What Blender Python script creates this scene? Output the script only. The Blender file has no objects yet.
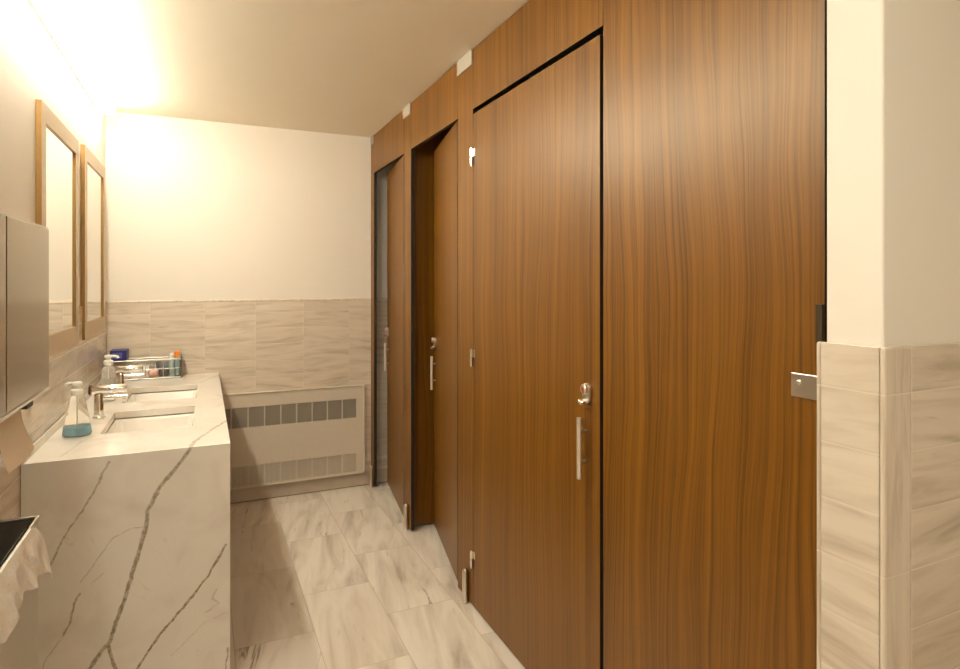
import bpy, bmesh, math, random
from mathutils import Vector, Matrix
random.seed(7)
R = math.radians
sc = bpy.context.scene
C = sc.collection

# ------------------------------------------------------------------ camera
F, TH, H0, U0, V0 = 605.0, R(24.51), 1.43, 480.0, 282.5
cd = bpy.data.cameras.new('camera'); cam = bpy.data.objects.new('camera', cd); C.objects.link(cam)
cam.location = (0, 0, H0); cam.rotation_euler = (R(90), 0, -TH)
cd.sensor_width = 36; cd.lens = 36 * F / 960; cd.shift_y = -(334.5 - V0) / 960; cd.clip_start = .02
sc.camera = cam
sc.view_settings.view_transform = 'Standard'; sc.view_settings.look = 'None'
sc.view_settings.gamma = 1; sc.view_settings.use_curve_mapping = False
sc.view_settings.exposure = 0.27

def ray(u, v):
    a = (u - U0) / F; b = -(v - V0) / F; c, s = math.cos(TH), math.sin(TH)
    return Vector((a * c + s, -a * s + c, b))
def atX(u, v, X): D = ray(u, v); t = X / D.x; return Vector((X, D.y * t, H0 + D.z * t))
def atY(u, v, Y): D = ray(u, v); t = Y / D.y; return Vector((D.x * t, Y, H0 + D.z * t))
def atZ(u, v, Z): D = ray(u, v); t = (Z - H0) / D.z; return Vector((D.x * t, D.y * t, Z))

# ------------------------------------------------------------------ key dimensions
XL, YB, ZC = -.530, 4.222, 2.459          # left tile face, back tile face, ceiling
P, PT = 1.075, .020                        # stall front plane and thickness
ZW, ZCAP = 1.318, 1.236                    # wainscot top, first joint
ROW, TL = .1045, .305
CT = .854                                  # counter top
CX0, CX1, CY0 = XL + .0015, .085, 2.345
YK = YB - .0035                            # backs of things standing at the back wall

# ------------------------------------------------------------------ node helpers
class NT:
    def __init__(s, name):
        s.m = bpy.data.materials.new(name); s.m.use_nodes = True
        s.t = s.m.node_tree; s.n = s.t.nodes; s.l = s.t.links
        s.b = s.n['Principled BSDF']
    def put(s, sock, v):
        if isinstance(v, bpy.types.NodeSocket): s.l.new(v, sock)
        elif v is not None:
            try: sock.default_value = v
            except Exception: sock.default_value = (*v, 1)
    def math(s, op, a, b=None, c=None, clamp=False):
        n = s.n.new('ShaderNodeMath'); n.operation = op; n.use_clamp = clamp
        for i, v in enumerate((a, b, c)): s.put(n.inputs[i], v)
        return n.outputs[0]
    def vec(s, op, a, b=None, sc_=None):
        n = s.n.new('ShaderNodeVectorMath'); n.operation = op
        s.put(n.inputs[0], a); s.put(n.inputs[1], b)
        if sc_ is not None: s.put(n.inputs['Scale'], sc_)
        return n.outputs['Value'] if op in ('LENGTH', 'DOT_PRODUCT', 'DISTANCE') else n.outputs[0]
    def xyz(s, x, y, z):
        n = s.n.new('ShaderNodeCombineXYZ')
        for i, v in enumerate((x, y, z)): s.put(n.inputs[i], v)
        return n.outputs[0]
    def sep(s, v):
        n = s.n.new('ShaderNodeSeparateXYZ'); s.put(n.inputs[0], v); return n.outputs
    def noise(s, v, scale=1, detail=3, rough=.5, dist=0):
        n = s.n.new('ShaderNodeTexNoise'); s.put(n.inputs['Vector'], v); s.put(n.inputs['Scale'], scale)
        n.inputs['Detail'].default_value = detail; n.inputs['Roughness'].default_value = rough
        n.inputs['Distortion'].default_value = dist
        return n.outputs['Fac']
    def white(s, v):
        n = s.n.new('ShaderNodeTexWhiteNoise'); n.noise_dimensions = '3D'; s.put(n.inputs['Vector'], v)
        return n.outputs['Value']
    def ramp(s, f, stops, interp='LINEAR'):
        n = s.n.new('ShaderNodeValToRGB'); n.color_ramp.interpolation = interp; e = n.color_ramp.elements
        while len(e) < len(stops): e.new(.5)
        for el, (p, c) in zip(e, stops):
            el.position = p; el.color = (*c, 1) if len(c) == 3 else c
        s.put(n.inputs[0], f); return n.outputs[0]
    def step(s, x, a, b):
        n = s.n.new('ShaderNodeMapRange'); n.interpolation_type = 'SMOOTHSTEP'
        s.put(n.inputs['Value'], x); s.put(n.inputs['From Min'], a); s.put(n.inputs['From Max'], b)
        return n.outputs[0]
    def mix(s, f, a, b, mode='MIX'):
        n = s.n.new('ShaderNodeMix'); n.data_type = 'RGBA'; n.blend_type = mode
        s.put(n.inputs[0], f); s.put(n.inputs[6], a); s.put(n.inputs[7], b)
        return n.outputs[2]
    def bump(s, h, strength=.2, dist=.002):
        n = s.n.new('ShaderNodeBump'); n.inputs['Strength'].default_value = strength
        n.inputs['Distance'].default_value = dist; s.put(n.inputs['Height'], h)
        s.l.new(n.outputs[0], s.b.inputs['Normal'])
    def obj(s):
        n = s.n.new('ShaderNodeTexCoord'); return n.outputs['Object']
    def pos(s):
        n = s.n.new('ShaderNodeNewGeometry'); return n.outputs['Position']
    def rnd(s):
        n = s.n.new('ShaderNodeObjectInfo'); return n.outputs['Random']
    def set(s, **k):
        for a, v in k.items(): s.put(s.b.inputs[a.replace('_', ' ')], v)
        return s.m

def rgba(c): return (*c, 1)
def plain(name, col, rough=.5, metal=0, noise=.06, nscale=30, bump=0, **k):
    n = NT(name)
    f = n.noise(n.obj(), nscale, 3)
    lo = tuple(max(0, x * (1 - noise)) for x in col); hi = tuple(min(1, x * (1 + noise)) for x in col)
    n.set(Base_Color=n.ramp(f, [(.3, lo), (.7, hi)]), Roughness=rough, Metallic=metal)
    if bump: n.bump(f, bump, .001)
    for a, v in k.items(): n.put(n.b.inputs[a.replace('_', ' ')], v)
    return n.m

def brushed(name, col, rough, axis='Z'):
    n = NT(name); x, y, z = n.sep(n.obj())
    v = n.xyz(n.math('MULTIPLY', x, 400 if axis != 'X' else 4), n.math('MULTIPLY', y, 400 if axis != 'Y' else 4), n.math('MULTIPLY', z, 400 if axis != 'Z' else 4))
    f = n.noise(v, 1, 2)
    n.set(Base_Color=n.ramp(f, [(.3, tuple(c * .97 for c in col)), (.7, tuple(min(1, c * 1.03) for c in col))]),
          Metallic=1, Roughness=n.math('MULTIPLY_ADD', f, .04, rough - .02))
    return n.m

# tile: horizontal coordinate from axis, courses of ROW x TL
def marble_tile(name, axis, off=0.0, warm=1.0):
    n = NT(name); x, y, z = n.sep(n.pos()); h = n.math('ADD', {'x': x, 'y': y}[axis], off)
    u = n.math('DIVIDE', h, TL); v = n.math('DIVIDE', n.math('SUBTRACT', z, ZCAP), ROW)
    col, row = n.math('FLOOR', u), n.math('FLOOR', v)
    fu, fv = n.math('FRACT', u), n.math('FRACT', v)
    du = n.math('MULTIPLY', n.math('MINIMUM', fu, n.math('SUBTRACT', 1, fu)), TL)
    dv = n.math('MULTIPLY', n.math('MINIMUM', fv, n.math('SUBTRACT', 1, fv)), ROW)
    d = n.math('MINIMUM', du, dv)
    rn = n.white(n.xyz(col, row, 3.3))
    rn2 = n.white(n.xyz(col, row, 8.1))
    off_v = n.math('MULTIPLY', rn, 40)
    tilt = n.math('MULTIPLY_ADD', rn2, .24, -.12)
    zz = n.math('ADD', z, n.math('MULTIPLY', h, tilt))
    vv = n.xyz(n.math('ADD', n.math('MULTIPLY', h, 3.2), off_v), n.math('ADD', n.math('MULTIPLY', zz, 26), off_v), 0)
    n1 = n.noise(vv, 1, 4, .55, .5)
    vv2 = n.xyz(n.math('ADD', n.math('MULTIPLY', h, 4.5), off_v), n.math('MULTIPLY', zz, 60), off_v)
    n2 = n.noise(vv2, 1, 3, .6, .3)
    base = n.ramp(n1, [(.28, (.46, .385, .295)), (.42, (.60, .515, .41)), (.55, (.69, .605, .495)), (.8, (.74, .66, .55))])
    base = n.mix(n.math('MULTIPLY', n.step(n2, .62, .74), n.math('MULTIPLY', n.step(rn2, .2, .9), .5)), base, rgba((.30, .235, .17)))
    base = n.mix(n.math('MULTIPLY', rn, .30), base, rgba((.52, .44, .345)))
    g = n.step(d, .0006, .0014)
    n.set(Base_Color=n.mix(g, rgba((.66, .58, .47)), base), Roughness=n.math('MULTIPLY_ADD', g, -.42, .55), Specular_IOR_Level=.5)
    n.bump(n.step(d, .0, .006), .35, .0015)
    return n.m

def trim_tile(name):
    n = NT(name); x, y, z = n.sep(n.pos())
    v = n.math('DIVIDE', n.math('SUBTRACT', z, ZCAP), ROW * 3); fv = n.math('FRACT', v)
    d = n.math('MULTIPLY', n.math('MINIMUM', fv, n.math('SUBTRACT', 1, fv)), ROW * 3)
    f = n.noise(n.xyz(n.math('MULTIPLY', x, 40), n.math('MULTIPLY', y, 40), n.math('MULTIPLY', z, 4)), 1, 4, .6, .4)
    g = n.step(d, .0006, .0016)
    base = n.ramp(f, [(.3, (.50, .42, .32)), (.48, (.66, .57, .46)), (.7, (.72, .64, .53))])
    n.set(Base_Color=n.mix(g, rgba((.74, .66, .53)), base), Roughness=.16)
    n.bump(n.step(d, 0, .005), .3, .0015)
    return n.m

def floor_tile(name):
    n = NT(name); x, y, z = n.sep(n.pos())
    W, L = .305, .62
    u = n.math('DIVIDE', n.math('SUBTRACT', x, .412), W); col = n.math('FLOOR', u)
    par = n.math('FLOORED_MODULO', col, 2)
    w = n.math('DIVIDE', n.math('SUBTRACT', n.math('SUBTRACT', y, 2.85), n.math('MULTIPLY', par, .31)), L)
    row = n.math('FLOOR', w); fu, fw = n.math('FRACT', u), n.math('FRACT', w)
    d = n.math('MINIMUM', n.math('MULTIPLY', n.math('MINIMUM', fu, n.math('SUBTRACT', 1, fu)), W),
               n.math('MULTIPLY', n.math('MINIMUM', fw, n.math('SUBTRACT', 1, fw)), L))
    rn = n.white(n.xyz(col, row, 1.7)); rn2 = n.white(n.xyz(col, row, 5.2))
    o = n.math('MULTIPLY', rn, 60)
    tilt = n.math('MULTIPLY_ADD', rn2, .2, -.28)
    xx = n.math('ADD', x, n.math('MULTIPLY', y, tilt))
    n1 = n.noise(n.xyz(n.math('ADD', n.math('MULTIPLY', xx, 11), o), n.math('ADD', n.math('MULTIPLY', y, 1.6), o), 0), 1, 5, .55, .7)
    n2 = n.noise(n.xyz(n.math('ADD', n.math('MULTIPLY', xx, 24), o), n.math('MULTIPLY', y, 2.6), o), 1, 4, .6, .5)
    n3 = n.noise(n.xyz(o, n.math('MULTIPLY', y, 4), n.math('MULTIPLY', x, 5)), 1, 2)
    base = n.ramp(n1, [(.28, (.40, .33, .26)), (.42, (.62, .545, .455)), (.56, (.74, .67, .58)), (.8, (.79, .725, .64))])
    streak = n.math('MULTIPLY', n.step(n2, .61, .69), n.math('MULTIPLY', n.step(n3, .42, .60), .92))
    base = n.mix(streak, base, rgba((.25, .195, .14)))
    base = n.mix(n.math('MULTIPLY', n.step(rn2, .6, 1), .35), base, rgba((.52, .44, .35)))
    g = n.step(d, .0009, .0020)
    n.set(Base_Color=n.mix(g, rgba((.50, .41, .30)), base), Roughness=n.math('MULTIPLY_ADD', g, -.2, .55))
    n.bump(g, .3, .001)
    return n.m

def wood(name, seed=0.0, cath=1.0):
    n = NT(name); x, y, z = n.sep(n.obj()); h = n.math('ADD', n.math('ADD', x, y), seed)
    o = n.math('MULTIPLY', n.rnd(), 17)
    h0 = n.math('ADD', h, o)
    warp = n.noise(n.xyz(n.math('MULTIPLY', h0, 3.0), n.math('MULTIPLY', z, .85), o), 1, 2, .45)
    warp2 = n.noise(n.xyz(n.math('MULTIPLY', h0, 14), n.math('MULTIPLY', z, 3.0), 4.0), 1, 2, .5)
    hw = n.math('ADD', n.math('ADD', h0, n.math('MULTIPLY', warp, .17 * cath)), n.math('MULTIPLY', warp2, .006))
    bands = n.noise(n.xyz(n.math('MULTIPLY', hw, 60), n.math('MULTIPLY', z, .3), 0), 1, 4, .62)
    wide = n.noise(n.xyz(n.math('MULTIPLY', hw, 9), n.math('MULTIPLY', z, .25), 9), 1, 2)
    pores = n.noise(n.xyz(n.math('MULTIPLY', h0, 420), n.math('MULTIPLY', z, 9), 2), 1, 2, .6)
    fine = n.noise(n.xyz(n.math('MULTIPLY', hw, 150), n.math('MULTIPLY', z, .55), 5), 1, 3, .6)
    fine = n.math('SUBTRACT', fine, n.math('MULTIPLY', n.step(fine, .46, .36), .10))
    f = n.math('ADD', n.math('ADD', n.math('ADD', n.math('MULTIPLY', bands, .52), n.math('MULTIPLY', fine, .30)), n.math('MULTIPLY', wide, .20)), n.math('MULTIPLY', n.math('SUBTRACT', pores, .5), .14))
    colr = n.ramp(f, [(.36, (.068, .022, .0010)), (.46, (.118, .044, .0022)), (.53, (.155, .061, .0036)), (.64, (.200, .083, .0065))])
    n.set(Base_Color=colr, Roughness=.38, Specular_IOR_Level=.5, Specular_Tint=rgba((1, .88, .70)))
    n.bump(n.math('ADD', n.math('MULTIPLY', pores, .6), n.math('MULTIPLY', bands, .4)), .12, .0006)
    return n.m

# vein groups for the quartz
def seg_group():
    g = bpy.data.node_groups.new('vein_segment', 'ShaderNodeTree')
    for nm, ty in (('P', 'NodeSocketVector'), ('A', 'NodeSocketVector'), ('B', 'NodeSocketVector'), ('W', 'NodeSocketFloat')):
        g.interface.new_socket(nm, in_out='INPUT', socket_type=ty)
    g.interface.new_socket('M', in_out='OUTPUT', socket_type='NodeSocketFloat')
    i = g.nodes.new('NodeGroupInput'); o = g.nodes.new('NodeGroupOutput'); L = g.links.new
    def vm(op, a, b):
        n = g.nodes.new('ShaderNodeVectorMath'); n.operation = op; L(a, n.inputs[0]); L(b, n.inputs[1])
        return n.outputs['Value'] if op in ('DOT_PRODUCT', 'DISTANCE') else n.outputs[0]
    pa = vm('SUBTRACT', i.outputs[0], i.outputs[1]); ba = vm('SUBTRACT', i.outputs[2], i.outputs[1])
    dv = g.nodes.new('ShaderNodeMath'); dv.operation = 'DIVIDE'; dv.use_clamp = True
    L(vm('DOT_PRODUCT', pa, ba), dv.inputs[0]); L(vm('DOT_PRODUCT', ba, ba), dv.inputs[1])
    s = g.nodes.new('ShaderNodeVectorMath'); s.operation = 'SCALE'; L(ba, s.inputs[0]); L(dv.outputs[0], s.inputs['Scale'])
    d = vm('DISTANCE', pa, s.outputs[0])
    mr = g.nodes.new('ShaderNodeMapRange'); mr.interpolation_type = 'SMOOTHSTEP'
    h = g.nodes.new('ShaderNodeMath'); h.operation = 'MULTIPLY'; h.inputs[1].default_value = .45; L(i.outputs[3], h.inputs[0])
    L(d, mr.inputs['Value']); L(h.outputs[0], mr.inputs['From Min']); L(i.outputs[3], mr.inputs['From Max'])
    mr.inputs['To Min'].default_value = 1; mr.inputs['To Max'].default_value = 0
    L(mr.outputs[0], o.inputs[0])
    return g
FY = lambda u, v: atY(u, v, CY0)
TZ = lambda u, v: atZ(u, v, CT)
VEINS = [   # (points, half width, strength)
    ([FY(190, 449), FY(176, 468), FY(160, 487), FY(148, 510), FY(145.5, 527)], .0085, .85),
    ([FY(145.5, 527), FY(138.5, 553), FY(124, 601), FY(109, 642)], .0088, .9),
    ([FY(109, 642), FY(89, 669), FY(60, 712)], .0085, .85), ([FY(108, 645), FY(115, 669), FY(120, 700)], .008, .85),
    ([FY(226, 545), FY(206, 579), FY(181, 610), FY(157, 638), FY(137, 670), FY(110, 715)], .0058, 1),
    ([FY(109, 462), FY(104, 470), FY(99, 483), FY(82, 512), FY(69, 529), FY(49, 566)], .0045, .65),
    ([FY(145, 527), FY(131, 529), FY(113, 538), FY(96, 562), FY(80.5, 582)], .003, .4),
    ([FY(80.5, 594), FY(73.5, 604), FY(70.6, 620), FY(63.6, 635)], .0048, .75),
    ([FY(63.6, 635), FY(45, 661), FY(38, 680)], .003, .4),
    ([FY(228, 648), FY(225, 672), FY(222, 690)], .0045, .8),
    ([FY(216, 590), FY(212, 598), FY(219, 603), FY(206, 612)], .005, .35),
    ([FY(226, 612), FY(205, 622), FY(172, 655)], .004, .22), ([FY(104, 572), FY(92, 584)], .004, .25),
    ([TZ(190, 449), TZ(194, 442), TZ(211, 430), TZ(227, 420.5)], .0095, .6),
    ([TZ(219.5, 375), TZ(208, 379), TZ(199, 383)], .007, .35),
    ([TZ(60, 457), TZ(84, 440), TZ(96, 436)], .005, .28), ([TZ(110, 462), TZ(130, 448), TZ(190, 434)], .004, .16),
]
def quartz():
    n = NT('veined_quartz'); p = n.pos(); sg = seg_group()
    nz = n.n.new('ShaderNodeTexNoise'); n.put(nz.inputs['Vector'], p); nz.inputs['Scale'].default_value = 26; nz.inputs['Detail'].default_value = 3
    q = n.vec('ADD', p, n.vec('SCALE', n.vec('SUBTRACT', nz.outputs['Color'], (.5, .5, .5)), sc_=.016))
    tot = None
    for pts, w, s in VEINS:
        m = None
        for a, b in zip(pts, pts[1:]):
            g = n.n.new('ShaderNodeGroup'); g.node_tree = sg
            n.put(g.inputs[0], q); g.inputs[1].default_value = a; g.inputs[2].default_value = b; g.inputs[3].default_value = w
            m = g.outputs[0] if m is None else n.math('MAXIMUM', m, g.outputs[0])
        m = n.math('MULTIPLY', m, s)
        tot = m if tot is None else n.math('MAXIMUM', tot, m)
    f = n.noise(p, 70, 4, .6)
    tot = n.math('MULTIPLY', tot, n.math('MULTIPLY_ADD', n.step(f, .35, .62), .45, .55))
    cl = n.noise(p, 5, 3, .5, .8)
    base = n.ramp(cl, [(.3, (.66, .60, .52)), (.5, (.74, .69, .61)), (.75, (.76, .715, .635))])
    thin = n.noise(n.vec('MULTIPLY', p, (1, 1, .6)), 6, 4, .6, 1.2)
    tm = n.math('SUBTRACT', 1, n.step(n.math('ABSOLUTE', n.math('SUBTRACT', thin, .5)), .0, .007))
    base = n.mix(n.math('MULTIPLY', tm, n.math('MULTIPLY', n.step(cl, .5, .62), .22)), base, rgba((.40, .32, .22)))
    n.set(Base_Color=n.mix(tot, base, rgba((.215, .155, .085))), Roughness=.14)
    return n.m

def paint(name, col, rough=.6):
    n = NT(name); f = n.noise(n.pos(), 180, 2); g = n.noise(n.pos(), 1.3, 2)
    n.set(Base_Color=n.ramp(g, [(.3, tuple(c * .985 for c in col)), (.7, col)]), Roughness=rough, Specular_IOR_Level=.3)
    n.bump(f, .06, .0006)
    return n.m

def emitter(name, col, strength):
    n = NT(name); n.set(Base_Color=rgba(col), Emission_Color=rgba(col), Emission_Strength=strength, Roughness=.6); return n.m

LIGHT = (1.0, .96, .83)
M = dict(
    wall=paint('cream_wall_paint', (.80, .745, .66)), ceil=paint('ceiling_paint', (.88, .81, .67), .75),
    tile_x=marble_tile('streaked_tile_back', 'x', -.0045), tile_r=marble_tile('streaked_tile_front', 'x', .305 * 4 - 1.1345), tile_y=marble_tile('streaked_tile_side', 'y', .1), trim=trim_tile('bullnose_tile'),
    floor=floor_tile('floor_marble_tile'), wood=wood('walnut_laminate', 0, .7), woodpanel=wood('walnut_laminate_cathedral', 3.1, 1.15),
    wooddark=wood('walnut_laminate_divider', 1.3, .8),
    core=plain('black_panel_core', (.012, .009, .007), .6), chrome=plain('chrome', (.86, .84, .80), .09, 1, .01),
    pull=brushed('pull_satin', (.88, .83, .75), .5), satin=brushed('satin_steel', (.72, .67, .60), .3), steel=brushed('brushed_stainless', (.205, .145, .075), .17, 'Y'),
    bin=brushed('bin_steel', (.52, .47, .40), .34), binshade=plain('bin_inside_shade', (.10, .085, .065), .55),  # inner faces coloured dark to paint the shade within the bin
    quartz=quartz(), porcelain=plain('white_porcelain', (.78, .74, .67), .1, 0, .01),
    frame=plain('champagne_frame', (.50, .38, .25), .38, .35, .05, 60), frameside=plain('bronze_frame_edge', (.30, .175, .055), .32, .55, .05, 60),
    mirror=plain('mirror_silver', (.93, .93, .90), .008, 1, .0), plasticw=plain('white_pump_plastic', (.80, .77, .70), .35, 0, .02),
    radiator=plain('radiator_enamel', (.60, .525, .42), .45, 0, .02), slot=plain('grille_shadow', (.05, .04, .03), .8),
    bracket=plain('white_ceiling_shoe', (.40, .355, .285), .5, 0, .03), bronze=plain('dark_bronze_bracket', (.04, .024, .006), .5, .3),
    wire=plain('grey_wire', (.55, .52, .47), .3, .8, .02), wiredark=plain('dark_wire_end', (.13, .11, .09), .45, .5),
    blue=plain('blue_carton', (.010, .012, .13), .4, 0, .1), bluelight=plain('pale_blue_print', (.10, .11, .30), .4, 0, .2),
    orange=plain('orange_cap', (.85, .26, .03), .4), grey=plain('grey_pouch', (.30, .28, .25), .4, 0, .2, 60, .4),
    dark=plain('dark_pouch', (.10, .09, .085), .4, 0, .2, 60, .4), pink=plain('pink_wrapper', (.70, .42, .33), .4, 0, .15, 60, .4),
    white=plain('white_packet', (.8, .77, .72), .4, 0, .05, 60, .3), teal=plain('pale_teal_bottle', (.42, .52, .50), .3, 0, .1),
    paper=plain('paper_towel_sheet', (.78, .68, .55), .8, 0, .04, 200, .2), red=plain('red_indicator', (.45, .05, .03), .4),
    maroon=plain('dark_red_ring', (.10, .015, .01), .3), grout=plain('grout_dark', (.22, .17, .12), .8),
    base=plain('base_tile', (.50, .42, .33), .3, 0, .1, 8),
)
def clear(name, col, rough, ior, tr=1.0):
    n = NT(name); f = n.noise(n.obj(), 20, 2)
    n.set(Base_Color=n.ramp(f, [(.3, tuple(c * .98 for c in col)), (.7, col)]), Roughness=rough, IOR=ior, Transmission_Weight=tr); return n.m
M['clear'] = clear('clear_plastic', (.96, .95, .92), .04, 1.12)
M['clear2'] = clear('clear_plastic_milky', (.90, .88, .84), .25, 1.12, .75)
M['liquid'] = clear('blue_soap', (.40, .66, .78), .05, 1.2, .45)
M['liquid2'] = clear('pale_soap', (.80, .74, .64), .05, 1.2, .5)
nb = NT('thin_liner_film'); nb.set(Base_Color=nb.ramp(nb.noise(nb.obj(), 16, 4, .6), [(.3, (.70, .63, .54)), (.7, (.88, .83, .75))]), Roughness=.35, Transmission_Weight=.08, IOR=1.15)
nb.bump(nb.noise(nb.obj(), 26, 4, .6), .7, .008); M['liner'] = nb.m
M['led'] = emitter('led_diffuser', LIGHT, 38.0)
M['led_fill'] = emitter('fill_panel_diffuser', LIGHT, 15.0)  # emission of the added fill panel

# ------------------------------------------------------------------ object helpers
def link(name, bm, mats, parent=None, loc=(0, 0, 0), smooth=False, bevel=0, seg=2):
    me = bpy.data.meshes.new(name); bm.normal_update(); bm.to_mesh(me); bm.free()
    for m in (mats if isinstance(mats, (list, tuple)) else [mats]): me.materials.append(M[m])
    o = bpy.data.objects.new(name, me); C.objects.link(o); o.location = loc
    if parent: o.parent = parent
    if smooth:
        for p in me.polygons: p.use_smooth = True
        try: me.set_sharp_from_angle(angle=R(38))
        except Exception: pass
    if bevel:
        b = o.modifiers.new('bevel', 'BEVEL'); b.width = bevel; b.segments = seg; b.limit_method = 'ANGLE'; b.angle_limit = R(40)
    return o
def empty(name, loc, label, cat, group=None, rz=0):
    o = bpy.data.objects.new(name, None); C.objects.link(o); o.location = loc; o.rotation_euler = (0, 0, rz); o.empty_display_size = .05
    return tag(o, label, cat, group)
def tag(o, label, cat, group=None):
    o['label'] = label; o['category'] = cat
    if group: o['group'] = group
    return o
def struct(o): o['kind'] = 'structure'; return o
def box(bm, x0, x1, y0, y1, z0, z1, mat=0):
    vs = [bm.verts.new((x, y, z)) for x in (x0, x1) for y in (y0, y1) for z in (z0, z1)]
    fs = []
    for q in ((0, 1, 3, 2), (4, 6, 7, 5), (0, 4, 5, 1), (2, 3, 7, 6), (0, 2, 6, 4), (1, 5, 7, 3)):
        f = bm.faces.new([vs[i] for i in q]); f.material_index = mat; fs.append(f)
    return fs
def cyl(bm, a, b, r, r2=None, seg=20, mat=0, caps=True):
    a, b = Vector(a), Vector(b); d = (b - a).normalized(); r2 = r if r2 is None else r2
    t = d.orthogonal().normalized(); s = d.cross(t)
    ra = [bm.verts.new(a + (t * math.cos(k) + s * math.sin(k)) * r) for k in [2 * math.pi * i / seg for i in range(seg)]]
    rb = [bm.verts.new(b + (t * math.cos(k) + s * math.sin(k)) * r2) for k in [2 * math.pi * i / seg for i in range(seg)]]
    for i in range(seg):
        j = (i + 1) % seg; bm.faces.new((ra[i], ra[j], rb[j], rb[i])).material_index = mat
    if caps:
        bm.faces.new(ra[::-1]).material_index = mat; bm.faces.new(rb).material_index = mat
def lathe(bm, prof, c=(0, 0, 0), seg=28, mat=0, axis='Z', sx=1, sy=1):
    rings = []
    for r, z in prof:
        ring = []
        for i in range(seg):
            k = 2 * math.pi * i / seg; p = (r * math.cos(k) * sx, r * math.sin(k) * sy, z)
            if axis == 'X': p = (z, r * math.cos(k), r * math.sin(k))
            if axis == 'Y': p = (r * math.cos(k), z, r * math.sin(k))
            ring.append(bm.verts.new(Vector(c) + Vector(p)))
        rings.append(ring)
    for a, b in zip(rings, rings[1:]):
        for i in range(seg):
            j = (i + 1) % seg; bm.faces.new((a[i], a[j], b[j], b[i])).material_index = mat
    bm.faces.new(rings[0][::-1]).material_index = mat; bm.faces.new(rings[-1]).material_index = mat
    bmesh.ops.recalc_face_normals(bm, faces=bm.faces)
def tube(bm, pts, r, seg=8, mat=0):
    pts = [Vector(p) for p in pts]; rings = []
    for i, p in enumerate(pts):
        d = (pts[min(i + 1, len(pts) - 1)] - pts[max(i - 1, 0)]).normalized()
        t = d.cross(Vector((.13, .37, .92))); t = (t if t.length > .05 else d.orthogonal()).normalized(); s = d.cross(t)
        rings.append([bm.verts.new(p + (t * math.cos(k) + s * math.sin(k)) * r) for k in [2 * math.pi * j / seg for j in range(seg)]])
    for a, b in zip(rings, rings[1:]):
        for i in range(seg):
            j = (i + 1) % seg; bm.faces.new((a[i], a[j], b[j], b[i])).material_index = mat
    bm.faces.new(rings[0][::-1]).material_index = mat; bm.faces.new(rings[-1]).material_index = mat
    bmesh.ops.recalc_face_normals(bm, faces=bm.faces)
def NB(): return bmesh.new()
def bx(name, dims, mat, parent=None, bevel=0, loc=(0, 0, 0)):
    bm = NB(); box(bm, *dims); return link(name, bm, mat, parent, loc, bevel=bevel)

# ------------------------------------------------------------------ room shell
PAINT_L, PAINT_B = XL - .008, YB + .008
XR, YR = 2.60, -2.0
struct(bx('floor', (PAINT_L - .1, XR + .1, YR - .1, PAINT_B + .1, -.06, 0), 'floor'))
struct(bx('ceiling', (PAINT_L - .1, XR + .1, YR - .1, PAINT_B + .1, ZC, ZC + .06), 'ceil'))
wl = struct(bx('wall_left', (PAINT_L - .1, PAINT_L, YR - .1, PAINT_B + .1, 0, ZC), 'wall'))
wb = struct(bx('wall_back', (PAINT_L, XR, PAINT_B, PAINT_B + .1, 0, ZC), 'wall'))
struct(bx('wall_rear', (PAINT_L, XR, YR - .1, YR, 0, ZC), 'wall'))
struct(bx('wall_far', (XR, XR + .1, YR - .1, PAINT_B + .1, 0, ZC), 'wall'))
PX, PY0, PY1 = 1.068, .662, .768
wr = struct(bx('wall_right', (PX, XR, PY0, PY1, 0, ZC), 'wall', bevel=.004))
# wainscot cladding: children of their walls
def clad(dims, mat, parent, cap):
    o = bx('wainscot', dims, mat, parent)
    bm = NB(); box(bm, *cap); c = link('cap_trim', bm, 'trim', parent, bevel=.003)
    return o
clad((PAINT_L, XL, -1.9, YB, .0, ZW - .012), 'tile_y', wl, (PAINT_L, XL, -1.9, YB, ZW - .012, ZW))
clad((PAINT_L, XR - .001, YB, PAINT_B, .0, ZW - .012), 'tile_x', wb, (PAINT_L, XR - .001, YB - .002, PAINT_B, ZW - .012, ZW))
bx('base_tile', (.09, XR - .002, YB - .0018, YB, .006, .10), 'base', wb, .0008)
bx('base_joint', (.09, XR - .002, YB - .0016, YB, .0, .006), 'grout', wb)
# right wall end: tile on the two faces, bullnose strips on the corners
FX, FYF, FYB = 1.060, .655, .783
bm = NB(); box(bm, FX, PX, FYF + .010, FYB - .010, 0, ZW); box(bm, PX + .0665, XR, FYF, PY0, 0, ZW)
for f in bm.faces:
    if abs(f.normal.y) > .5 or f.calc_center_median().x > 1.2: f.material_index = 1
link('wainscot', bm, ['tile_y', 'tile_r'], wr, bevel=.0015)
bm = NB(); box(bm, FX - .001, PX + .066, FYF - .001, FYF + .0095, 0, ZW + .001)
link('corner_trim', bm, 'trim', wr, bevel=.006, seg=4)
bm = NB(); box(bm, FX - .001, P - .001, FYB - .0095, FYB, 0, ZW)
link('corner_trim', bm, 'trim', wr, bevel=.005, seg=4)

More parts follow.
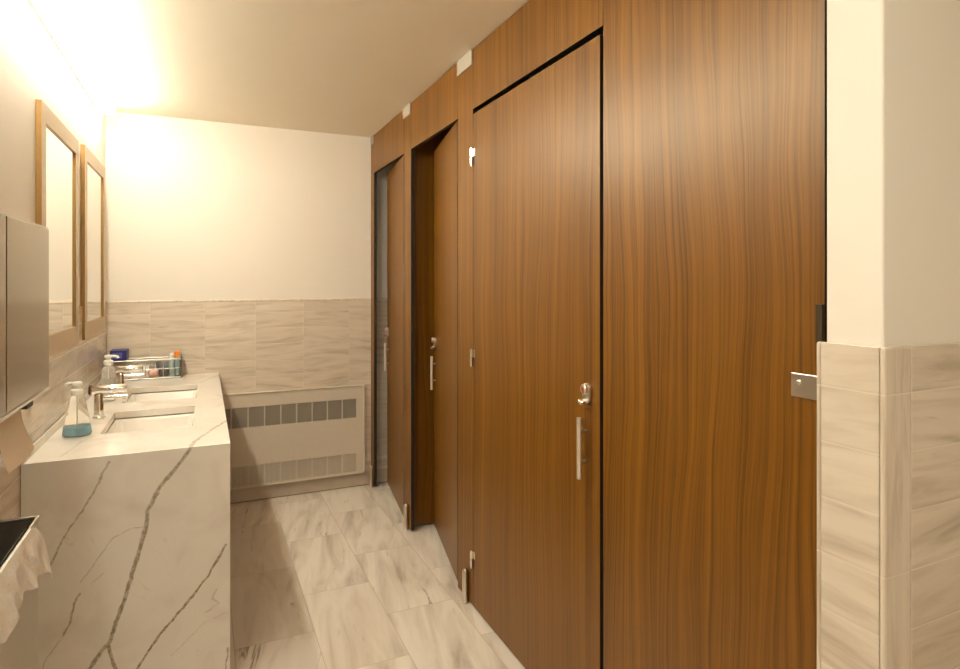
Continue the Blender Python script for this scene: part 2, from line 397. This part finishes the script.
# ------------------------------------------------------------------ stall partitions
ZB, ZD = .040, 2.192
ZTOP = ZC - .002
def panel_bm(w, z0, z1, th=PT, holes=None):
    """upright laminate panel, local: x depth 0..th, y 0..w; faces laminate, edges black core"""
    bm = NB(); box(bm, 0, th, 0, w, z0, z1)
    bm.normal_update()
    for f in bm.faces:
        if abs(f.normal.x) < .5: f.material_index = 1
    return bm
PIL = [(4.135, 4.219, 'narrow walnut pilaster in the far corner against the back wall'),
       (3.308, 3.441, 'walnut pilaster between the two open stall doors'),
       (2.432, 2.605, 'widest walnut pilaster, between the middle open door and the closed door')]
def foot(parent, y, z=.15):
    bm = NB(); r = .0135
    lathe(bm, [(r + .003, 0), (r + .003, .004), (r, .006), (r, .050), (r + .0006, .052), (r + .0006, .056), (r, .058), (r, z - .018), (r * .86, z - .007), (r * .5, z - .001), (.002, z)],
          (-.013, y, 0), 24)
    link('foot', bm, 'satin', parent, smooth=True)
for y0, y1, lab in PIL:
    t = empty('stall_pilaster', (P, y0, 0), lab, 'pilaster', 'pilasters of the toilet partition')
    w = y1 - y0
    link('panel', panel_bm(w, .012, ZTOP), ['wood', 'core'], t)
    foot(t, {4.135: .030, 3.308: .055, 2.432: .058}[y0])
    if y0 > 4: bm = NB(); box(bm, -.004, .0, .012, w - .004, 2.40, ZTOP)
    else: bm = NB(); box(bm, -.007, -.0002, .002, w - .002, 2.388 if y0 < 3 else 2.395, ZTOP)
    link('ceiling_shoe', bm, 'bracket', t, bevel=.0015)
for (y0, y1, lab) in ((1.480, 2.430, 'walnut header panel above the closed stall door'), (2.607, 3.306, 'walnut header panel above the middle open door'),
                      (3.443, 4.133, 'walnut header panel above the far open door')):
    t = tag(link('header_panel', panel_bm(y1 - y0, ZD, ZTOP - .002), ['wood', 'core'], None, (P, y0, 0)), lab, 'panel', 'header panels over the stall doors')
# fixed end panel with bracket
fp = empty('fixed_panel', (P, .776, 0), 'broad fixed walnut panel between closed stall door and tiled wall end', 'panel')
link('panel', panel_bm(1.478 - .776, .010, ZTOP), ['woodpanel', 'core'], fp)
bm = NB(); box(bm, -.0035, -.0002, .0075, .0700, 1.203, 1.250)
br = link('wall_bracket', bm, 'satin', fp, bevel=.001)
bm = NB(); lathe(bm, [(.0055, -.0036), (.0055, -.0052), (.003, -.0068)], (0, .052, 1.232), 16, axis='X'); link('screw', bm, 'chrome', br, smooth=True)
bm = NB(); box(bm, -.0065, -.0003, .001, .014, 1.311, 1.388); link('edge_bracket', bm, 'bronze', fp)
# dividers between stalls
for y, lab in ((3.364, 'dark walnut divider seen through the middle open stall door'), (2.510, 'walnut divider between middle stall and closed stall')):
    bm = NB(); box(bm, P + PT + .001, XR - .001, 0, PT, .014, 2.40); bm.normal_update()
    for f in bm.faces:
        if abs(f.normal.y) < .5: f.material_index = 1
    tag(link('stall_divider', bm, ['wooddark', 'core'], None, (0, y, 0)), lab, 'divider', 'dividers between stalls')

# ---- doors: local origin at hinge foot; leaf along +/-y, outer face towards -x
def hinge(parent, z, y, side, inner=False):
    """chrome hinge, barrel at y=0 proud of the face; leaves either side"""
    bm = NB()
    cyl(bm, (-.009, y, z - .036), (-.009, y, z - .002), .0065, seg=16); cyl(bm, (-.009, y, z + .002), (-.009, y, z + .036), .0065, seg=16)
    cyl(bm, (-.009, y, z - .040), (-.009, y, z + .040), .004, seg=12)
    box(bm, -.003, -.0003, y - .024, y - .002, z + .002, z + .036)
    box(bm, -.003, -.0003, y + .002, y + .014, z - .036, z - .002)
    if inner:                                # hung on the stall side
        for v in bm.verts: v.co.x = PT - v.co.x; v.co.y = abs(v.co.y - y) + y
        bmesh.ops.recalc_face_normals(bm, faces=bm.faces)
    link('hinge', bm, 'chrome', parent, smooth=True)
def pull(parent, y, z0, z1, so=.025):
    bm = NB(); cyl(bm, (-so, y, z0), (-so, y, z1), .0078, seg=18)
    h = link('pull_handle', bm, 'pull', parent, smooth=True)
    for z in (z0 + .052, z1 - .042):
        bm = NB(); cyl(bm, (-so, y, z), (-.0002, y, z), .0042, seg=14); link('post', bm, 'satin', h, smooth=True)
def lock(parent, y, z):
    bm = NB(); pts = []
    for i in range(32):                      # upright rounded plate
        k = 2 * math.pi * i / 32; pts.append((y + .017 * math.cos(k), z + .015 * math.sin(k) + (.016 if math.sin(k) > 0 else -.016)))
    a = [bm.verts.new((-.0002, p[0], p[1])) for p in pts]; b = [bm.verts.new((-.012, p[0] * .999 + y * .001, p[1])) for p in pts]
    for i in range(32): j = (i + 1) % 32; bm.faces.new((a[i], a[j], b[j], b[i]))
    bm.faces.new(a[::-1]); bm.faces.new(b); bmesh.ops.recalc_face_normals(bm, faces=bm.faces)
    l = link('lock', bm, 'satin', parent, bevel=.002)
    bm = NB(); lathe(bm, [(.0155, -.0121), (.0155, -.020), (.013, -.0225), (.001, -.0228)], (0, y, z + .014), 24, axis='X'); link('cylinder', bm, 'satin', l, smooth=True)
    bm = NB(); lathe(bm, [(.006, -.0226), (.006, -.0236), (.001, -.0238)], (0, y, z + .014), 18, axis='X'); o = link('indicator', bm, 'red', l, smooth=True); o['label'] = 'small red indicator dot'
    bm = NB(); cyl(bm, (-.012, y, z - .026), (-.030, y, z - .026), .008, seg=18); cyl(bm, (-.024, y - .012, z - .028), (-.024, y + .012, z - .024), .0075, seg=16)
    link('thumb_turn', bm, 'chrome', l, smooth=True)
def door(hy, w, sign, ang, lab, handle=True):
    t = empty('stall_door', (P + (0 if ang == 0 else .0), hy, 0), lab, 'door', 'stall doors', rz=ang)
    bm = NB(); box(bm, 0, PT, min(0, sign * w), max(0, sign * w), .010 if ang == 0 else ZB, ZD - (.022 if ang == 0 else .006)); bm.normal_update()
    for f in bm.faces:
        if abs(f.normal.x) < .5: f.material_index = 1
    link('door_leaf', bm, ['wood', 'core'], t)
    for z in (.217, 1.100, 1.980): hinge(t, z, 0 if ang == 0 else sign * .002, sign, ang != 0)
    pull(t, sign * (w - .072), .826, 1.014); lock(t, sign * (w - .058), 1.090)
    return t
door(2.429, .934, -1, 0, 'closed walnut stall door with three chrome hinges and upright pull')
door(2.612, .682, 1, R(-11), 'middle stall door standing ajar, opened inward')
door(3.448, .664, 1, R(-7.5), 'far stall door standing ajar beside the back wall')
# strike plates on the latch-side jambs
for y, z in ((3.306, 1.21), (3.306, .22)):
    pass

# ------------------------------------------------------------------ vanity
S1 = (-.360, -.040, 2.690, 3.118); S2 = (-.360, -.034, 3.340, 3.788)
van = empty('vanity_counter', (CX0, CY0, 0), 'veined white quartz vanity counter with waterfall end panel', 'counter')
inv = Vector((-CX0, -CY0, 0))
def vlink(name, bm, mats, **k):
    bmesh.ops.translate(bm, verts=bm.verts, vec=inv); return link(name, bm, mats, van, **k)
bm = NB()
xs = sorted({CX0, S1[0], S1[1], S2[1], CX1}); ys = [CY0 + .020, S1[2], S1[3], S2[2], S2[3], YK]
vs = {(i, j): bm.verts.new((x, y, CT)) for i, x in enumerate(xs) for j, y in enumerate(ys)}
def inhole(x, y): return any(a < x < b and c < y < d for a, b, c, d in (S1, S2))
fs = []
for i in range(len(xs) - 1):
    for j in range(len(ys) - 1):
        if not inhole((xs[i] + xs[i + 1]) / 2, (ys[j] + ys[j + 1]) / 2):
            fs.append(bm.faces.new((vs[i, j], vs[i + 1, j], vs[i + 1, j + 1], vs[i, j + 1])))
ex = bmesh.ops.extrude_face_region(bm, geom=fs)
bmesh.ops.translate(bm, verts=[e for e in ex['geom'] if isinstance(e, bmesh.types.BMVert)], vec=(0, 0, -.028))
bmesh.ops.recalc_face_normals(bm, faces=bm.faces)
vlink('countertop', bm, 'quartz')
bm = NB(); box(bm, CX0, CX1, CY0, CY0 + .020, 0, CT); vlink('end_panel', bm, 'quartz', bevel=.001)
bm = NB(); box(bm, CX1 - .020, CX1, CY0 + .0202, 4.165, CT - .25, CT - .0282); vlink('apron', bm, 'quartz')
bm = NB(); box(bm, CX0, CX0 + .008, CY0 + .002, YK, CT, CT + .030); vlink('backsplash', bm, 'quartz', bevel=.0015)

def sink(S, lab):
    cx, cy = (S[0] + S[1]) / 2, (S[2] + S[3]) / 2; hx, hy = (S[1] - S[0]) / 2, (S[3] - S[2]) / 2
    t = empty('sink_basin', (cx, cy, CT - .150), lab, 'sink', 'undermount sinks in the vanity')
    def loop(bm, ax, ay, r, z, n=6):
        out = []
        for k, (sx, sy) in enumerate(((1, 1), (-1, 1), (-1, -1), (1, -1))):
            for i in range(n + 1):
                a = math.pi / 2 * (k + i / n); out.append(bm.verts.new((sx * (ax - r) + r * math.cos(a), sy * (ay - r) + r * math.sin(a), z)))
        return out
    bm = NB(); Z0 = .111
    prof = [(hx + .02, hy + .02, .02, Z0 - .012), (hx + .02, hy + .02, .02, Z0), (hx + .003, hy + .003, .02, Z0), (hx - .001, hy - .001, .03, Z0 - .01), (hx - .012, hy - .012, .035, .03), (hx - .03, hy - .03, .04, .010), (.03, .03, .0295, .004)]
    loops = [loop(bm, *p) for p in prof]
    for a, b in zip(loops, loops[1:]):
        for i in range(len(a)): j = (i + 1) % len(a); bm.faces.new((a[i], a[j], b[j], b[i]))
    bm.faces.new(loops[-1]); bmesh.ops.recalc_face_normals(bm, faces=bm.faces)
    o = link('basin', bm, 'porcelain', t, smooth=True)
    s = o.modifiers.new('wall', 'SOLIDIFY'); s.thickness = -.006; s.offset = -1
    bm = NB(); lathe(bm, [(.027, .0045), (.027, .007), (.021, .0078), (.019, .006), (.001, .0075)], (0, 0, 0), 24); link('drain', bm, 'chrome', t, smooth=True)
sink(S1, 'front rectangular white undermount sink, nearest the soap with blue liquid')
sink(S2, 'rear rectangular white undermount sink, nearest the wire basket')

def faucet(x, y, lab):
    t = empty('faucet', (x, y, CT), lab, 'faucet', 'chrome faucets')
    bm = NB(); lathe(bm, [(.025, .0002), (.025, .006), (.021, .009), (.0180, .011), (.0180, .100), (.016, .104), (.001, .105)], (0, 0, 0), 28); link('body', bm, 'chrome', t, smooth=True)
    bm = NB(); lathe(bm, [(.001, -.028), (.017, -.027), (.019, -.024), (.019, .098), (.017, .102), (.001, .103)], (0, 0, .122), 28, axis='X'); link('lever_cylinder', bm, 'chrome', t, smooth=True)
    bm = NB(); lathe(bm, [(.001, -.037), (.020, -.036), (.022, -.033), (.022, -.0285)], (0, 0, .122), 28, axis='X'); o = link('end_cap', bm, 'maroon', t, smooth=True); o['label'] = 'dark red end cap'
    bm = NB(); cyl(bm, (.010, 0, .088), (.104, 0, .088), .0110, seg=22)
    s = link('spout', bm, 'chrome', t, smooth=True)
    bm = NB(); lathe(bm, [(.008, .066), (.009, .068), (.009, .080)], (.094, 0, 0), 20); link('aerator', bm, 'chrome', s, smooth=True)
faucet(-.405, 3.000, 'chrome faucet at the front sink, beside the blue soap bottle')
faucet(-.396, 3.650, 'chrome faucet at the rear sink, in front of the wire basket')

def bottle(x, y, rz, lab, body, liquid, fill, wide):
    t = empty('soap_bottle', (x, y, CT), lab, 'soap bottle', None, rz)
    bm = NB()
    if wide: prof = [(.030, .0005), (.044, .002), (.048, .008), (.047, .018), (.041, .050), (.034, .090), (.028, .125), (.026, .140), (.022, .147), (.016, .150), (.016, .156)]
    else: prof = [(.026, .0005), (.031, .002), (.032, .008), (.032, .130), (.030, .152), (.024, .164), (.016, .170), (.016, .178)]
    lathe(bm, prof, seg=32); link('bottle_body', bm, body, t, smooth=True)
    bm = NB(); ip = [(max(.002, r - .002), z + .001) for r, z in prof if z < fill]
    lathe(bm, ip + [(ip[-1][0] - .0012, fill), (.002, fill)], seg=32); link('liquid', bm, liquid, t, smooth=True)
    zt = prof[-1][1] - .004
    bm = NB(); lathe(bm, [(.019, zt), (.0205, zt + .003), (.0205, zt + .020), (.018, zt + .023), (.011, zt + .025), (.011, zt + .034), (.017, zt + .036), (.018, zt + .044), (.015, zt + .049), (.002, zt + .050)], seg=26)
    c = link('pump', bm, 'plasticw', t, smooth=True)
    bm = NB(); tube(bm, [(.010, 0, zt + .043), (.030, 0, zt + .043), (.040, 0, zt + .039), (.043, 0, zt + .033)], .0062, 12); link('nozzle', bm, 'plasticw', c, smooth=True)
    bm = NB(); cyl(bm, (0, 0, .012), (0, 0, zt), .0028, seg=10); link('dip_tube', bm, 'plasticw', t, smooth=True)
bottle(-.436, 2.708, R(160), 'clear flared soap bottle with blue liquid and white pump', 'clear', 'liquid', .034, True)
bottle(-.424, 3.430, R(-10), 'straight clear soap bottle with white pump behind the front faucet', 'clear2', 'liquid2', .110, False)

# ------------------------------------------------------------------ wire basket and its contents
BX0, BX1, BY0, BY1, BH = -.505, -.128, 4.080, 4.205, .115
bk = empty('wire_basket', ((BX0 + BX1) / 2, (BY0 + BY1) / 2, CT), 'low grey wire basket of toiletries on the counter by the back wall', 'basket')
bi = -Vector(((BX0 + BX1) / 2, (BY0 + BY1) / 2, CT))
def blink(name, bm, m, par=bk, **k): bmesh.ops.translate(bm, verts=bm.verts, vec=bi); return link(name, bm, m, par, smooth=True, **k)
def ringpts(z, g=0): return [(BX0 + g, BY0 + g, z), (BX1 - g, BY0 + g, z), (BX1 - g, BY1 - g, z), (BX0 + g, BY1 - g, z), (BX0 + g, BY0 + g, z)]
for z, r in ((CT + BH, .0036), (CT + .060, .0026), (CT + .006, .0036)):
    bm = NB(); q = ringpts(z)
    for a, b in zip(q, q[1:]): cyl(bm, a, b, r, seg=10)
    blink('wire_ring', bm, 'wire')
for k in range(1, 4):
    x = BX0 + (BX1 - BX0) * k / 4
    for y in (BY0, BY1): bm = NB(); cyl(bm, (x, y, CT + .006), (x, y, CT + BH), .0026, seg=8); blink('upright_wire', bm, 'wire')
for k in range(1, 12):
    bm = NB(); x = BX0 + (BX1 - BX0) * k / 12; cyl(bm, (x, BY0, CT + .006), (x, BY1, CT + .006), .0016, seg=6); blink('base_wire', bm, 'wiredark')
for x in (BX0 - .004, BX1 - .002):
    bm = NB(); box(bm, x, x + .006, BY0 - .003, BY1 + .003, CT + .0005, CT + BH + .018); bmesh.ops.translate(bm, verts=bm.verts, vec=bi)
    link('end_plate', bm, 'wiredark', bk, bevel=.002)
ZBK = CT + .0095
def item(name, x, y, dims, mat, lab, cat, rz=0, tilt=(0, 0), bev=.003, group='toiletries in the wire basket', z=ZBK):
    bm = NB(); a, b, c = dims; box(bm, -a / 2, a / 2, -b / 2, b / 2, 0, c)
    o = link(name, bm, mat, None, (x, y, z), bevel=bev); o.rotation_euler = (tilt[0], tilt[1], rz); return tag(o, lab, cat, group)
o = empty('blue_carton', (-.456, 4.1425, CT + BH + .0038), 'dark blue carton resting across the left end of the basket', 'box', 'toiletries in the wire basket')
bm = NB(); box(bm, -.042, .043, -.065, .065, 0, .060); link('carton', bm, 'blue', o, bevel=.002)
bm = NB(); box(bm, -.030, .020, -.0657, -.0653, .014, .048); link('printed_panel', bm, 'bluelight', o)
def pouch(x, y, w, h, d, mat, lab, rz=0, lean=.15):
    bm = NB(); nx, nz = 8, 6; fr = []; bk_ = []
    for j in range(nz + 1):
        for i in range(nx + 1):
            u, v = i / nx * 2 - 1, j / nz; bul = d / 2 * (1 - u ** 4) * math.sin(math.pi * min(1, v * .9 + .1)) ** .6 if 0 < v < 1 else d * .1
            xx = u * w / 2 * (1 - .04 * math.sin(v * 5)); zz = v * h + .002 * math.sin(u * 7)
            if j == 0: zz = 0
            fr.append(bm.verts.new((xx, -bul - .0008 + lean * zz, zz))); bk_.append(bm.verts.new((xx, bul + .0008 + lean * zz, zz)))
    W = nx + 1
    for j in range(nz):
        for i in range(nx):
            a = j * W + i
            bm.faces.new((fr[a], fr[a + 1], fr[a + W + 1], fr[a + W])); bm.faces.new((bk_[a], bk_[a + W], bk_[a + W + 1], bk_[a + 1]))
    for i in range(nx):
        bm.faces.new((fr[i + 1], fr[i], bk_[i], bk_[i + 1])); a = nz * W + i; bm.faces.new((fr[a], fr[a + 1], bk_[a + 1], bk_[a]))
    for j in range(nz):
        a = j * W; bm.faces.new((fr[a], fr[a + W], bk_[a + W], bk_[a])); a = j * W + nx; bm.faces.new((fr[a + W], fr[a], bk_[a], bk_[a + W]))
    o = link('wrapped_packet', bm, mat, None, (x, y, ZBK), smooth=True); o.rotation_euler.z = rz
    return tag(o, lab, 'packet', 'toiletries in the wire basket')
pouch(-.345, 4.125, .085, .068, .022, 'white', 'white wrapped packet lying behind the rear faucet spout')
pouch(-.276, 4.122, .050, .042, .020, 'pink', 'pinkish wrapped packet in the middle of the wire basket')
pouch(-.330, 4.176, .110, .075, .024, 'grey', 'grey packet at the back of the wire basket')
pouch(-.216, 4.172, .100, .084, .024, 'dark', 'dark grey packet at the back right of the basket')
pouch(-.222, 4.112, .052, .056, .016, 'dark', 'small dark packet at the front right of the basket')
def vial(x, y, h, r, mat, capmat, lab):
    t = empty('small_bottle', (x, y, ZBK), lab, 'bottle', 'toiletries in the wire basket')
    bm = NB(); lathe(bm, [(r * .9, 0), (r, .003), (r, h * .62), (r * .8, h * .72), (r * .62, h * .75)], seg=20); link('bottle_body', bm, mat, t, smooth=True)
    bm = NB(); lathe(bm, [(r * .82, h * .72), (r * .85, h * .74), (r * .8, h * .94), (r * .3, h)], seg=20); link('cap', bm, capmat, t, smooth=True)
vial(-.152, 4.150, .150, .0180, 'teal', 'orange', 'small bottle with an orange cap at the right end of the basket')
vial(-.178, 4.116, .140, .0160, 'teal', 'white', 'small bottle with a white cap beside the orange-capped bottle')

# ------------------------------------------------------------------ mirrors
def mirror(y0, y1, z0, z1, lab):
    x0, x1 = PAINT_L + .001, -.519
    t = empty('framed_mirror', (x0, (y0 + y1) / 2, z0), lab, 'mirror', 'framed mirrors above the vanity'); iv = Vector((-x0, -(y0 + y1) / 2, -z0)); fw = .066
    for nm, d in (('frame_stile', (x0, x1, y0, y0 + fw, z0, z1)), ('frame_stile', (x0, x1, y1 - fw, y1, z0, z1)),
                  ('frame_rail', (x0, x1, y0 + fw, y1 - fw, z0, z0 + fw * 1.25)), ('frame_rail', (x0, x1, y0 + fw, y1 - fw, z1 - fw, z1))):
        bm = NB(); box(bm, *d); bm.normal_update()
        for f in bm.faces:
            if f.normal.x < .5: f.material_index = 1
        bmesh.ops.translate(bm, verts=bm.verts, vec=iv); link(nm, bm, ['frame', 'frameside'], t)
    bm = NB(); box(bm, x0, x0 + .011, y0 + fw - .004, y1 - fw + .004, z0 + fw, z1 - fw + .004)
    bmesh.ops.translate(bm, verts=bm.verts, vec=iv); link('glass', bm, 'mirror', t)
mirror(2.572, 3.262, 1.152, 2.072, 'bronze framed mirror nearer the towel dispenser')
mirror(3.420, 4.075, 1.154, 2.090, 'bronze framed mirror nearer the back wall')

# ------------------------------------------------------------------ paper towel dispenser, towel, bin
DX = -.420
pd = empty('paper_towel_dispenser', (PAINT_L, 1.48, 1.118), 'brushed steel paper towel dispenser on the left wall', 'dispenser'); iv = Vector((-PAINT_L, -1.48, -1.118))
def dl(name, dims, mat, bev=.002, par=pd):
    bm = NB(); box(bm, *dims); bmesh.ops.translate(bm, verts=bm.verts, vec=iv); return link(name, bm, mat, par, bevel=bev)
dl('housing', (XL + .001, DX - .008, 1.482, 2.166, 1.128, 1.578), 'bronze')
dl('door_panel', (DX - .0075, DX, 1.747, 2.170, 1.122, 1.586), 'steel')
dl('side_panel', (DX - .0075, DX + .001, 1.480, 1.737, 1.122, 1.586), 'steel')
dl('bottom_lip', (DX - .0070, DX + .003, 1.480, 2.170, 1.114, 1.1215), 'satin', .001)
dl('top_lip', (DX - .050, DX - .0005, 1.480, 2.170, 1.5865, 1.592), 'satin', .001)
dl('slot_shade', (DX - .05, DX - .012, 1.985, 2.045, 1.089, 1.1275), 'slot', .001)  # dark block painting the shaded slot opening under the housing
bm = NB(); ny, nz = 44, 14; g = []
for side in (0, 1):
    lay = []
    for j in range(nz + 1):
        v = j / nz; row = []
        for i in range(ny + 1):
            u = i / ny; y = 1.735 + u * .232 + .018 * math.sin(math.pi * v) * (u - .5) * -2 * .6 + .012 * v * u
            z = 1.126 - .138 * v - (.006 * (i % 2) if j == nz else 0); x = -.447 + .032 * v ** 1.6 + .006 * math.sin(u * 3.1) * v + side * .0006
            row.append(bm.verts.new((x, y, z)))
        lay.append(row)
    g.append(lay)
for s in (0, 1):
    for j in range(nz):
        for i in range(ny):
            q = (g[s][j][i], g[s][j][i + 1], g[s][j + 1][i + 1], g[s][j + 1][i]); bm.faces.new(q if s else q[::-1])
def rim(a, b):
    for i in range(len(a) - 1): bm.faces.new((a[i], a[i + 1], b[i + 1], b[i]))
rim(g[0][0], g[1][0]); rim(g[1][nz], g[0][nz]); rim([r[0] for r in g[1]], [r[0] for r in g[0]]); rim([r[-1] for r in g[0]], [r[-1] for r in g[1]])
bmesh.ops.recalc_face_normals(bm, faces=bm.faces)
tag(link('paper_towel', bm, 'paper', None, smooth=True), 'paper towel sheet with toothed lower edge hanging from the dispenser', 'paper towel')

BNX0, BNX1, BNY0, BNY1, BNZ = XL + .004, -.371, 1.300, 1.800, .855
tb = empty('trash_bin', ((BNX0 + BNX1) / 2, (BNY0 + BNY1) / 2, 0), 'slim open steel trash bin against the left wall', 'trash bin'); iv = -Vector(((BNX0 + BNX1) / 2, (BNY0 + BNY1) / 2, 0))
bm = NB(); th = .002
def quadloop(g_, z): return [bm.verts.new((x, y, z)) for x, y in ((BNX0 + g_, BNY0 + g_), (BNX1 - g_, BNY0 + g_), (BNX1 - g_, BNY1 - g_), (BNX0 + g_, BNY1 - g_))]
L4 = [quadloop(0, .001), quadloop(0, BNZ), quadloop(th, BNZ), quadloop(th, .012)]
for k, (a, b) in enumerate(zip(L4, L4[1:])):
    for i in range(4): j = (i + 1) % 4; bm.faces.new((a[i], a[j], b[j], b[i])).material_index = 1 if k == 2 else 0
bm.faces.new(L4[0][::-1]); bm.faces.new(L4[-1]).material_index = 1
bmesh.ops.recalc_face_normals(bm, faces=bm.faces); bmesh.ops.translate(bm, verts=bm.verts, vec=iv)
link('body', bm, ['bin', 'binshade'], tb)
bm = NB()
for a, b in zip(((BNX0, BNY0), (BNX1, BNY0), (BNX1, BNY1), (BNX0, BNY1)), ((BNX1, BNY0), (BNX1, BNY1), (BNX0, BNY1), (BNX0, BNY0))):
    cyl(bm, (*a, BNZ + .001), (*b, BNZ + .001), .0032, seg=10)
bmesh.ops.translate(bm, verts=bm.verts, vec=iv); link('rim', bm, 'satin', tb, smooth=True)
# liner folded over the rim on the room side
bm = NB(); NU, NV = 60, 22; lay = []
for s in (0, 1):
    rows = []
    for j in range(NV + 1):
        v = j / NV; r_ = []
        for i in range(NU + 1):
            u = i / NU; y = BNY0 + .03 + u * (BNY1 - BNY0 - .028)
            drop = .104 + .006 * math.sin(u * 9) + .006 * math.sin(u * 31 + 1)
            e = max(0, (u - .80) / .20); top = BNZ + .006 - .055 * e ** 1.4
            if v < .22:
                w = v / .22; z = top - .06 * max(0, 1 - 2 * w); x = BNX1 - .008 + .015 * max(0, 2 * w - 1)
                if e > 0: x = BNX1 + .006
            else:
                w = (v - .22) / .78; z = top - drop * w
                x = BNX1 + .007 + .010 * w * (1 - .55 * w) + .006 * (math.sin(u * 17 + w * 3) + .6 * math.sin(u * 41 - w * 5)) * w + .015 * w
            r_.append(bm.verts.new((x + s * .0006, y + .010 * e * math.sin(math.pi * v), z)))
        rows.append(r_)
    lay.append(rows)
for s in (0, 1):
    for j in range(NV):
        for i in range(NU):
            if (j + 1) / NV < .26 and (i + 1) / NU > .80: continue      # the corner flap only hangs outside the rim
            q = (lay[s][j][i], lay[s][j][i + 1], lay[s][j + 1][i + 1], lay[s][j + 1][i]); bm.faces.new(q if s else q[::-1])
rim(lay[1][NV], lay[0][NV])
loose = [v for v in bm.verts if not v.link_faces]; bmesh.ops.delete(bm, geom=loose, context='VERTS')
bmesh.ops.recalc_face_normals(bm, faces=bm.faces)
tag(link('bin_liner', bm, 'liner', None, smooth=True), 'crumpled translucent plastic liner folded over the trash bin rim', 'bin liner')

# ------------------------------------------------------------------ radiator
RY, RX0, RX1, RZ0, RZ1 = 4.190, -.24, 1.012, .107, .708
rd = empty('radiator', ((RX0 + RX1) / 2, RY, RZ0), 'beige wall radiator cover with two rows of dark grilles', 'radiator'); iv = -Vector(((RX0 + RX1) / 2, RY, RZ0))
def rl(name, bm, mat, par=rd, **k): bmesh.ops.translate(bm, verts=bm.verts, vec=iv); return link(name, bm, mat, par, **k)
cells = [(.162 + .1012 * k) for k in range(-3, 8)]; CW = .0935
def front(bm):
    zs = [RZ0, .112, .240, .491, .624, RZ1]
    zz = [(RZ0, .115), (.243, .491), (.622, RZ1)]
    for a, b in zz: box(bm, RX0, RX1, RY, RY + .004, a, b)
    edges = [RX0] + sum([[c, c + CW] for c in cells], []) + [RX1]
    for a, b in ((.115, .243), (.491, .622)):
        for k in range(0, len(edges), 2): box(bm, edges[k], edges[k + 1], RY, RY + .004, a, b)
bm = NB(); front(bm); rl('front_panel', bm, 'radiator')
bm = NB(); box(bm, RX0, RX1, RY - .006, YK, RZ1 + .0002, RZ1 + .006); rl('top_lip', bm, 'radiator', bevel=.0015)
bm = NB(); box(bm, RX1 + .0002, RX1 + .012, RY - .005, YK, RZ0, RZ1 + .006); rl('side_trim', bm, 'radiator', bevel=.0015)
bm = NB(); box(bm, RX0, RX1, RY - .005, YK, RZ0 - .008, RZ0 - .0002); rl('bottom_lip', bm, 'radiator', bevel=.0015)
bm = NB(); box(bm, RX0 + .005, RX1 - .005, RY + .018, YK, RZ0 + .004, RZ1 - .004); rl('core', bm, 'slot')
for (a, b, nb_) in ((.115, .243, 22), (.491, .622, 20)):
    for c in cells:
        bm = NB(); n_ = nb_
        for k in range(n_):
            z = a + (b - a) * (k + .5) / n_; box(bm, c, c + CW, RY + .003, RY + .006, z - (.0014 if a < .3 else .0011), z + (.0014 if a < .3 else .0011))
        if a < .3:
            for k in range(12):
                x = c + CW * (k + .5) / 12; box(bm, x - .0016, x + .0016, RY + .0022, RY + .0029, a, b)
        rl('grille', bm, 'radiator')

# ------------------------------------------------------------------ lights
ly0, ly1 = .82, 3.97
lt = empty('linear_light', (PAINT_L, (ly0 + ly1) / 2, ZC), 'long glowing linear light along the top of the left wall', 'light'); iv = -Vector((PAINT_L, (ly0 + ly1) / 2, ZC))
bm = NB(); box(bm, PAINT_L + .001, PAINT_L + .012, ly0, ly1, ZC - .085, ZC - .002); bmesh.ops.translate(bm, verts=bm.verts, vec=iv); link('housing', bm, 'plasticw', lt)
bm = NB(); box(bm, PAINT_L + .0125, PAINT_L + .078, ly0 + .004, ly1 - .004, ZC - .082, ZC - .022); bmesh.ops.translate(bm, verts=bm.verts, vec=iv); link('diffuser', bm, 'led', lt)
cl = empty('fill_light', (.35, -.30, ZC), 'added square fill light panel at the ceiling, above and behind the viewer', 'light');  # added fill, no known fixture here; brightens surfaces facing the camera
bm = NB(); box(bm, -.31, .31, -.31, .31, -.030, -.002); link('frame', bm, 'plasticw', cl, bevel=.003)
bm = NB(); box(bm, -.28, .28, -.28, .28, -.034, -.0305); link('diffuser', bm, 'led_fill', cl)

w = bpy.data.worlds.new('world'); sc.world = w; w.use_nodes = True
w.node_tree.nodes['Background'].inputs[0].default_value = (1, .85, .65, 1); w.node_tree.nodes['Background'].inputs[1].default_value = .02
sc.cycles.max_bounces = 12; sc.cycles.diffuse_bounces = 8; sc.cycles.glossy_bounces = 6; sc.cycles.transmission_bounces = 10
sc.cycles.use_denoising = True; sc.cycles.sample_clamp_indirect = 6
